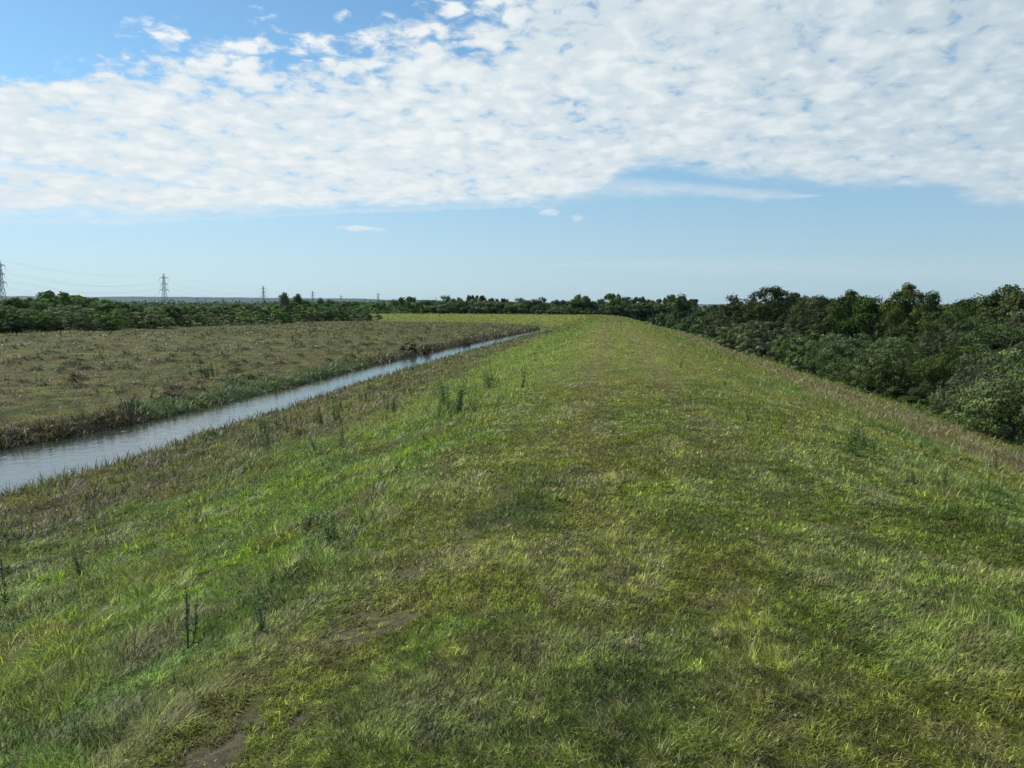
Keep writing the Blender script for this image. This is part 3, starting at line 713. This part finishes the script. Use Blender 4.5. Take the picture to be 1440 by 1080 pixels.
# ------------------------------------------------------------------ weeds standing out of the grass
MWD = tint_material('weed', trans=.25, rough=.6, spec=.2)
def weed_parts(kind, seed, H, col, scol):
    g = random.Random(seed); root = empty(kind); st = MB(); lf = MB(); heads = []
    def jit(c, k=.25): e = math.exp(g.gauss(0, k)); return tuple(v * e for v in c)
    def leafring(mb, p, n, L, W, col, up=.5):
        for _ in range(n):
            a = g.random() * 6.283; d = Vector((math.cos(a), math.sin(a), g.uniform(-.2, up * 1.6))).normalized()
            nn = Vector((g.gauss(0, .4), g.gauss(0, .4), 1)); mb.leaf(p, d, nn, L * g.uniform(.6, 1.2), W * g.uniform(.7, 1.2), jit(col))
    if kind == 'dock_plant':
        for k in range(g.choice([1, 2, 3])):
            a = g.random() * 6.283; tip = Vector((math.cos(a) * .12 * H * k, math.sin(a) * .12 * H * k, H * g.uniform(.75, 1)))
            pts = [Vector((0, 0, -.03)), tip * .5 + Vector((g.gauss(0, .015), g.gauss(0, .015), 0)), tip]
            st.tube(pts, [.008, .006, .003], 5, scol)
            fl = MB(); heads.append(fl)
            for j in range(60):
                f = g.uniform(.42, 1); p_ = pts[1].lerp(pts[2], (f - .5) * 2) if f > .5 else pts[0].lerp(pts[1], f * 2)
                leafring(fl, p_, 1, .035 + .03 * (1 - f), .03, scol, .8)
            for j in range(5): leafring(lf, pts[0].lerp(pts[1], g.random() * .9), 1, .14, .045, col)
        leafring(lf, Vector((0, 0, .02)), 9, .2, .07, col, .9)
    elif kind == 'thistle_plant':
        for k in range(5):
            a = g.random() * 6.283; q = g.uniform(.05, .32) * H; tip = Vector((math.cos(a) * q, math.sin(a) * q, H * g.uniform(.6, 1)))
            st.tube([(0, 0, -.03), tip * .5 + Vector((0, 0, .04)), tip], [.007, .006, .004], 5, scol)
            for j in range(22):
                f = g.random(); leafring(lf, tip * f, 2, .11 * (1.1 - .5 * f), .03, col, .7)
            fl = MB(); heads.append(fl)
            leafring(fl, tip, 5, .03, .02, (.12, .06, .09), 1)
        leafring(lf, Vector((0, 0, .02)), 16, .17, .05, col, .8)
    else:  # nettle / leafy clump
        for k in range(16):
            a = g.random() * 6.283; q = abs(g.gauss(0, .22)) * H; b0 = Vector((math.cos(a) * q, math.sin(a) * q, -.03)); tip = b0 + Vector((g.gauss(0, .05), g.gauss(0, .05), H * g.uniform(.55, 1)))
            st.tube([b0, b0.lerp(tip, .5), tip], [.004, .004, .002], 4, scol)
            for j in range(14):
                f = .15 + .85 * j / 13; leafring(lf, b0.lerp(tip, f), 2, .09 * (1.2 - .6 * f), .045, col, .3)
    link('stem', st.mesh('stem'), MWD, root); link('leaves', lf.mesh('leaves'), MWD, root)
    for fl in heads: link('seed_head' if kind == 'dock_plant' else 'flower_head', fl.mesh('seed_head'), MWD, root)
    return root
DOCK = [((.05, .095, .03), (.06, .045, .03)), ((.045, .08, .03), (.035, .035, .025))]
WP = {}
def weed(kind, var, px, py, H, label, group):
    key = (kind, var)
    if key not in WP:
        cols = {'dock_plant': ((.085, .15, .04), [(.13, .085, .05), (.08, .075, .045)][var % 2]), 'thistle_plant': ((.085, .14, .06), (.09, .11, .05)), 'nettle_clump': ([(.085, .165, .035), (.07, .125, .04)][var % 2], (.08, .11, .04))}[kind]
        o = WP[key] = weed_parts(kind, 31 + var * 7, 1.0, *cols)
        o['h'] = 1
        del o['h']
    else: o = copy_tree(WP[key])
    H *= .72 if group == WG and not 'tallest' in label else .85; x, y, z = ground_hit(px, py); o.location = (x, y, z - .01); o.scale = (H, H, H); o.rotation_euler = (R(rng.uniform(-12, 12)), R(rng.uniform(-12, 12)), rng.random() * 6.28)
    tag(o, label, {'dock_plant': 'dock', 'thistle_plant': 'thistle', 'nettle_clump': 'nettles'}[kind], group); return o
WG = 'tall weeds on the near slope'
for a in [
  ('dock_plant', 1, 265, 925, .5, 'thin dark dead dock stalk standing tallest in the left foreground'),
  ('thistle_plant', 0, 368, 890, .34, 'dark spiky thistle in the foreground right of the thin dock stalk'),
  ('thistle_plant', 1, 112, 808, .5, 'dark thistle in the bright grass near the left edge'),
  ('dock_plant', 0, 152, 782, .6, 'brown dock stalk just right of the dark thistle near the left edge'),
  ('nettle_clump', 0, 462, 770, .55, 'leafy green nettle clump on the slope left of the crest'),
  ('nettle_clump', 1, 432, 752, .45, 'duller nettle clump touching the leafy green one'),
  ('thistle_plant', 0, 275, 742, .45, 'small dark thistle halfway down the left slope'),
  ('dock_plant', 0, 316, 696, .6, 'brown dock on the slope above the small dark thistle'),
  ('thistle_plant', 1, 443, 636, .6, 'dark thistle at the lower edge of the bright grass'),
  ('dock_plant', 1, 480, 632, .7, 'thin dock stalk right of the dark thistle at the bright grass edge'),
  ('nettle_clump', 1, 553, 580, .9, 'dark upright nettle clump beside the bright patch'),
  ('dock_plant', 0, 654, 556, .95, 'tall brown dock, left of the two tallest on the slope'),
  ('dock_plant', 0, 690, 536, 1.0, 'tall brown dock, right of the two tallest on the slope'),
  ('nettle_clump', 0, 622, 570, .9, 'green nettle clump left of the two tallest docks'),
  ('nettle_clump', 0, 690, 546, .8, 'green nettle clump at the foot of the right tallest dock'),
  ('nettle_clump', 1, 645, 582, .9, 'dark nettle clump below the left tallest dock'),
  ('thistle_plant', 0, 735, 545, .6, 'small lone thistle right of the two tallest docks'),
  ('dock_plant', 1, 8, 850, .7, 'dark dock stalk cut by the left edge of the picture'),
  ('nettle_clump', 0, 1198, 640, .55, 'bushy green nettle clump, largest on the right slope'),
  ('nettle_clump', 1, 1212, 632, .45, 'darker nettle clump behind the bushy green one on the right slope'),
  ('dock_plant', 0, 1148, 640, .35, 'small brown dock left of the bushy nettle clump'),
  ('thistle_plant', 1, 1052, 592, .3, 'small dark thistle on the upper right slope'),
  ('nettle_clump', 1, 1285, 682, .3, 'low nettle clump on the right slope near the edge'),
  ('thistle_plant', 0, 1408, 750, .32, 'leafy thistle at the far right of the near slope'),
  ('dock_plant', 0, 1390, 700, .4, 'brown dock above the leafy thistle at far right'),
  ('nettle_clump', 0, 1365, 730, .25, 'bright low nettle clump left of the leafy thistle'),
]: weed(*a, WG)
for a in [
  ('nettle_clump', 1, 299, 530, 1.3, 'tallest dark upright weed on the meadow bank beyond the river'),
  ('nettle_clump', 1, 290, 532, .8, 'dark weed touching the left of the tallest upright weed'),
  ('dock_plant', 1, 268, 528, 1.1, 'thin dark stalk left of the tallest weed beyond the river'),
  ('dock_plant', 1, 282, 525, 1.2, 'thin dark stalk close beside the tallest weed beyond the river'),
  ('dock_plant', 0, 342, 540, 1.0, 'brown stalk on the bank right of the tallest weed beyond the river'),
  ('dock_plant', 0, 505, 498, 1.4, 'brown stalk on the far bank in the middle of the meadow edge'),
  ('thistle_plant', 0, 212, 560, .8, 'small dark thistle by the far bank left of the dark stalks'),
]: weed(*a, 'weeds on the meadow beyond the river')
gq = random.Random(9)
for k in range(46):
    px = gq.uniform(10, 560); py = gq.uniform(478, 560) - px * .03
    weed(gq.choice(['dock_plant', 'nettle_clump', 'thistle_plant']), 1, px, py, gq.uniform(.3, .55), 'small dark weed dotted over the rough meadow beyond the river', 'small weeds over the meadow')
for k in range(20):
    px = gq.uniform(930, 1430); py = 500 + (px - 930) * .33 + gq.uniform(5, 60)
    weed(gq.choice(['dock_plant', 'dock_plant', 'thistle_plant']), 0, px, py, gq.uniform(.22, .4), 'small weed dotted along the tan band of the right slope', 'small weeds on the right slope')
for k in range(14):
    px = gq.uniform(350, 640); py = 470 + (720 - px) * .32 + gq.uniform(20, 45)
    weed(gq.choice(['dock_plant', 'nettle_clump']), 1, px, py, gq.uniform(.5, .8), 'dark weed in the brown strip along the near river edge', 'weeds along the near river edge')
# dark overhanging scrub on the far river bank
for px, D, yt, w, lab in [(598, 75.5, 491, 36, 'dark scrubby bush hanging over the river at its narrowing'), (574, 73, 497, 26, 'lower dark bush left of the one hanging over the river'),
                          (655, 93, 484, 16, 'small dark bush on the far bank right of the overhanging one')]:
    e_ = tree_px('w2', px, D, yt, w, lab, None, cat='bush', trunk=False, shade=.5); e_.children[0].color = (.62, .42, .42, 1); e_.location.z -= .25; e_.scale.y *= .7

# pale log caught at the narrowing
x, y, _ = at(606, 68) + (0,)
mb = MB(); pts = [(-1.1, 0, .02), (-.5, .05, .12), (.2, -.03, .2), (.9, .06, .14), (1.25, .02, .1)]; mb.tube(pts, [.09, .12, .13, .1, .06], 9)
mb.tube([(.2, 0, .2), (.45, .15, .5), (.6, .3, .62)], [.06, .04, .02], 6)
lg = link('driftwood_log', mb.mesh('driftwood_log'), plain_material('weathered_wood', (.22, .19, .15), (.34, .30, .25), 6, .9, 0, .5))
hx, hy, hz = ground_hit(604, 508)
tag(lg, 'pale broken log lying at the water edge where the river narrows', 'log')

# white clover heads
mb = MB(); mb.tube([(0, 0, -.01), (.003, 0, .035), (.0, .002, .07)], [.0015, .0013, .001], 5, (.08, .13, .04))
gs_ = random.Random(2); hd = MB()
for k in range(46):
    v = Vector((gs_.gauss(0, 1), gs_.gauss(0, 1), gs_.gauss(0, 1) + .3)).normalized()
    hd.leaf(Vector((0, .002, .072)) + v * .003, v, v.orthogonal(), .009, .004, (.55, .52, .45))
cl = empty('clover_flower'); link('stem', mb.mesh('clover_stem'), MWD, cl); link('flower_head', hd.mesh('flower_head'), MWD, cl)
CLP = [(602, 931), (552, 946), (773, 864), (782, 863), (933, 811), (888, 909), (944, 900), (942, 905), (975, 1005), (1003, 868), (1197, 776), (1380, 804), (1066, 952), (860, 862), (690, 880), (1120, 1020),
       (830, 945), (720, 1010), (1040, 780), (420, 835), (350, 840), (240, 905), (520, 860), (300, 850), (1250, 850), (1330, 990)]
for k, (px, py) in enumerate(CLP):
    o = cl if k == 0 else copy_tree(cl); x, y, z = ground_hit(px, py); o.location = (x, y, z); o.rotation_euler = (R(gs_.uniform(-15, 15)), R(gs_.uniform(-15, 15)), gs_.random() * 6); s_ = gs_.uniform(.45, .8); o.scale = (s_,) * 3
    tag(o, 'tiny white clover head dotted in the short turf', 'flower', 'white clover heads in the turf')

# ------------------------------------------------------------------ air
me = bpy.data.meshes.new('haze'); a_, z0, z1 = 7000, -5, 90
me.from_pydata([(x, y, z) for z in (z0, z1) for x, y in ((-a_, -a_), (a_, -a_), (a_, a_), (-a_, a_))], [], [(3, 2, 1, 0), (4, 5, 6, 7), (0, 1, 5, 4), (1, 2, 6, 5), (2, 3, 7, 6), (3, 0, 4, 7)]); me.update()
m, t = material('haze_air'); v = t.new('ShaderNodeVolumePrincipled'); v.inputs['Color'].default_value = (.4, .66, 1, 1); v.inputs['Density'].default_value = .00004; v.inputs['Anisotropy'].default_value = 0
o = t.new('ShaderNodeOutputMaterial'); t.l.new(v.outputs[0], o.inputs['Volume'])
tag(link('haze', me, m), 'thin blue summer haze over the far land', 'haze', kind='stuff')

# ------------------------------------------------------------------ sky with a deck of small puffy clouds
SUN_AZ, SUN_EL = -74, 44
W = bpy.data.worlds.new('World'); scene.world = W; W.use_nodes = True; W.node_tree.nodes.clear(); t = NT(W.node_tree)
sky = t.new('ShaderNodeTexSky', sky_type='NISHITA'); sky.sun_disc = False; sky.sun_elevation = R(SUN_EL); sky.sun_rotation = R(SUN_AZ)
sky.air_density = 1.0; sky.dust_density = .25; sky.ozone_density = 2.0
D = t.new('ShaderNodeTexCoord').outputs['Generated']
sp = t.new('ShaderNodeSeparateXYZ'); t.put(sp.inputs[0], D); X, Y, Z = sp.outputs
az = t.math('ARCTAN2', X, Y); el = t.math('ARCTAN2', Z, t.math('SQRT', t.math('ADD', t.math('MULTIPLY', X, X), t.math('MULTIPLY', Y, Y))))
zc = t.math('ADD', t.math('MAXIMUM', Z, .01), .22)
cb = t.new('ShaderNodeCombineXYZ'); t.put(cb.inputs[0], t.math('DIVIDE', X, zc)); t.put(cb.inputs[1], t.math('DIVIDE', Y, zc)); P = cb.outputs[0]
A0, A1 = -1.2, 1.0; E0, E1 = -.1, .9
tt = t.math('DIVIDE', t.math('SUBTRACT', az, A0), A1 - A0, clamp=True)
PXR = 1 / F
def curve(pts, conv):
    n = t.new('ShaderNodeFloatCurve'); cu = n.mapping.curves[0]; n.mapping.use_clip = False
    pp = []
    for px, v_ in pts:
        a_, e_ = azel(px, v_ if conv else 300); pp.append(((a_ - A0) / (A1 - A0), (e_ - E0) / (E1 - E0) if conv else v_))
    pp = [(0, pp[0][1])] + [p_ for p_ in pp if 0 < p_[0] < 1] + [(1, pp[-1][1])]
    cu.points[0].location = pp[0]; cu.points[1].location = pp[-1]
    for p_ in pp[1:-1]: cu.points.new(*p_)
    n.mapping.update(); t.put(n.inputs['Value'], tt); o_ = n.outputs[0]
    return t.math('MULTIPLY_ADD', o_, E1 - E0, E0) if conv else o_
U = curve([(-400, 150), (0, 128), (100, 124), (200, 120), (300, 130), (400, 136), (500, 128), (600, 112), (690, 98), (735, 40), (780, 0), (860, -50), (1000, -160), (1440, -300), (1700, -400)], True)
Lw = curve([(-400, 300), (0, 302), (270, 306), (500, 293), (700, 289), (800, 284), (840, 274), (870, 250), (895, 236), (930, 235), (970, 240), (1080, 254), (1200, 262), (1330, 268), (1380, 282), (1440, 291), (1800, 300)], True)
HT = curve([(-400, .012), (60, .02), (150, .035), (250, .085), (450, .09), (600, .13), (700, .13), (760, .08), (1440, .08)], False)
mac = t.noise(P, 1.1, 3, .5)
wv = t.new('ShaderNodeTexNoise'); t.put(wv.inputs['Vector'], P); wv.inputs['Scale'].default_value = 14; wv.inputs['Detail'].default_value = 3
P2 = t.vmath('ADD', P, t.vmath('SCALE', t.vmath('SUBTRACT', wv.outputs['Color'], (.5, .5, .5)))); P2.node.inputs[1].links[0].from_node.inputs['Scale'].default_value = .06
vo = t.new('ShaderNodeTexVoronoi', feature='SMOOTH_F1'); t.put(vo.inputs['Vector'], P2); vo.inputs['Scale'].default_value = 12; vo.inputs['Smoothness'].default_value = .7
vo2 = t.new('ShaderNodeTexVoronoi', feature='SMOOTH_F1'); t.put(vo2.inputs['Vector'], P2); vo2.inputs['Scale'].default_value = 27; vo2.inputs['Smoothness'].default_value = .8
puff = t.math('ADD', t.math('MULTIPLY', t.smooth(vo.outputs['Distance'], .70, .05), .62), t.math('MULTIPLY', t.smooth(vo2.outputs['Distance'], .7, .05), .38))
n8 = t.noise(P2, 16, 8, .64); n2_ = t.noise(P, 5, 5, .55)
tex = t.math('ADD', t.math('MULTIPLY', puff, .35), t.math('ADD', t.math('MULTIPLY', n8, .75), t.math('MULTIPLY', n2_, .35)))   # about .3 .. 1.2
tex = t.math('SUBTRACT', tex, .72)
up = t.math('DIVIDE', t.math('SUBTRACT', el, U), HT)               # 0 at the deck's edge, 1 where the last puffs are
covU = t.smooth(up, -.30, 1.3, .68, -.30)
lo = t.math('DIVIDE', t.math('SUBTRACT', el, Lw), 9 * PXR)
dens = t.math('ADD', covU, t.math('MULTIPLY', tex, 2.3))
thin = t.smooth(el, .12, .2, .55, 1.0)
alpha = t.smooth(dens, -.15, .42)
edgeLo = t.smooth(t.math('ADD', lo, t.math('ADD', t.math('MULTIPLY', t.math('SUBTRACT', n2_, .5), 3.2), t.math('MULTIPLY', t.math('SUBTRACT', n8, .5), 2.0))), -.9, 2.0)
alpha = t.math('MULTIPLY', alpha, edgeLo)
def streak(pts, half, strength, nz=.012):
    Cc = curve(pts, True); H_ = curve(half, False)
    d_ = t.math('ABSOLUTE', t.math('SUBTRACT', t.math('ADD', el, t.math('MULTIPLY', t.math('ADD', t.math('SUBTRACT', n2_, .5), t.math('MULTIPLY', t.math('SUBTRACT', n8, .5), .8)), nz)), Cc))
    f_ = t.smooth(t.math('DIVIDE', d_, t.math('MAXIMUM', H_, .0002)), 1.25, .0)
    return t.math('MULTIPLY', t.math('MULTIPLY', f_, strength), t.math('GREATER_THAN', H_, .0004))
tong = streak([(700, 262), (860, 262), (1000, 269), (1150, 277), (1300, 280)], [(700, .0), (780, .022), (880, .014), (1000, .009), (1100, .006), (1165, .0), (1300, 0)], .5)
line_ = streak([(-300, 190), (0, 229), (100, 240), (200, 254), (300, 264), (500, 270)], [(-300, .004), (0, .005), (100, .004), (220, .004), (330, 0), (500, 0)], .45)
cir = streak([(700, 372), (900, 372), (1440, 382), (1700, 385)], [(700, 0), (820, .002), (1000, .014), (1440, .02), (1700, .02)], .20)
cir2 = streak([(0, 310), (270, 308), (560, 295), (700, 291), (860, 290), (1000, 283)], [(0, .003), (180, .006), (300, .002), (500, .004), (640, .005), (800, 0), (1000, 0)], .35)
def blob(px, py, rx, ry, st):
    a_, e_ = azel(px, py); dx = t.math('DIVIDE', t.math('SUBTRACT', az, a_), rx * PXR); dy = t.math('DIVIDE', t.math('SUBTRACT', el, e_), ry * PXR)
    q = t.math('ADD', t.math('MULTIPLY', dx, dx), t.math('MULTIPLY', dy, dy)); nb = t.noise(P, 22, 4, .6)
    return t.math('MULTIPLY', t.smooth(t.math('ADD', q, t.math('MULTIPLY', t.math('SUBTRACT', nb, .5), 3.)), 1.3, .1), st)
extra = tong
for e_ in (cir, cir2, blob(503, 321, 26, 4.5, .7), blob(535, 323, 9, 3, .5), blob(771, 298, 15, 6, .6), blob(811, 307, 9, 4.5, .6)): extra = t.math('MAXIMUM', extra, e_)
alpha = t.math('MULTIPLY', alpha, t.math('SUBTRACT', 1, line_))
alpha = t.math('MAXIMUM', alpha, extra)
# inner tone of the deck: bright puffs, thin grey blue between them, greyer towards the right
tone = t.smooth(t.math('ADD', t.math('ADD', t.math('MULTIPLY', puff, .55), t.math('MULTIPLY', n8, .9)), t.math('MULTIPLY', t.math('SUBTRACT', n2_, .5), .9)), .50, .98)
side = t.smooth(az, -.35, .6); low = t.smooth(el, .24, .11)
br = t.mix(side, (.90, .93, .925, 1), (.68, .77, .81, 1)); gr = t.mix(side, (.72, .80, .84, 1), (.50, .61, .68, 1))
tone = t.mix(low, tone, t.math('MULTIPLY_ADD', tone, .8, .12))
ccol = t.mix(tone, gr, br)
ccol = t.mix(t.math('MULTIPLY', low, .2), ccol, t.mix(side, (.76, .81, .84, 1), (.64, .73, .79, 1)))
SKY_K = .105
hs = t.new('ShaderNodeHueSaturation'); t.put(hs.inputs['Color'], sky.outputs[0]); hs.inputs['Saturation'].default_value = 1.0
pale = t.mix(t.smooth(az, -.5, .5), (4.5, 6.1, 6.7, 1), (3.3, 4.7, 5.4, 1))
bgS = t.new('ShaderNodeBackground'); t.put(bgS.inputs[0], t.mix(t.smooth(el, .24, .0, 0., .6), t.mix(1., hs.outputs[0], t.mix(t.smooth(el, .0, .26), (.57, .68, .85, 1), (.74, .98, 1.02, 1)), 'MULTIPLY'), pale)); bgS.inputs[1].default_value = SKY_K
bgC = t.new('ShaderNodeBackground'); t.put(bgC.inputs[0], ccol); bgC.inputs[1].default_value = .80
mx = t.new('ShaderNodeMixShader'); t.put(mx.inputs[0], t.math('MULTIPLY', alpha, .96)); t.l.new(bgS.outputs[0], mx.inputs[1]); t.l.new(bgC.outputs[0], mx.inputs[2])
o = t.new('ShaderNodeOutputWorld'); t.l.new(mx.outputs[0], o.inputs[0])
W.cycles.sampling_method = 'MANUAL'; W.cycles.sample_map_resolution = 512

S = Vector((math.sin(R(SUN_AZ)) * math.cos(R(SUN_EL)), math.cos(R(SUN_AZ)) * math.cos(R(SUN_EL)), math.sin(R(SUN_EL))))
ld = bpy.data.lights.new('sun', 'SUN'); ld.energy = 4.8; ld.angle = R(.6); ld.color = (1, .95, .86)
lo_ = bpy.data.objects.new('sun', ld); COL.objects.link(lo_); lo_.rotation_euler = S.to_track_quat('Z', 'Y').to_euler(); lo_.location = S * 60

# ------------------------------------------------------------------ camera
cd = bpy.data.cameras.new('camera'); cam = bpy.data.objects.new('camera', cd); COL.objects.link(cam); scene.camera = cam
cd.sensor_width = 36; cd.lens = 28; cd.clip_start = .05; cd.clip_end = 20000
cam.location = (0, 0, EYE); cam.rotation_euler = (R(90) - PITCH, 0, YAW)
scene.view_settings.view_transform = 'Standard'; scene.view_settings.look = 'None'; scene.view_settings.gamma = 1; scene.view_settings.exposure = .35
scene.render.engine = 'CYCLES'; cy = scene.cycles; cy.max_bounces = 6; cy.diffuse_bounces = 3; cy.glossy_bounces = 3; cy.transmission_bounces = 4; cy.volume_bounces = 0; cy.use_denoising = True
print('trees', NT_[0])
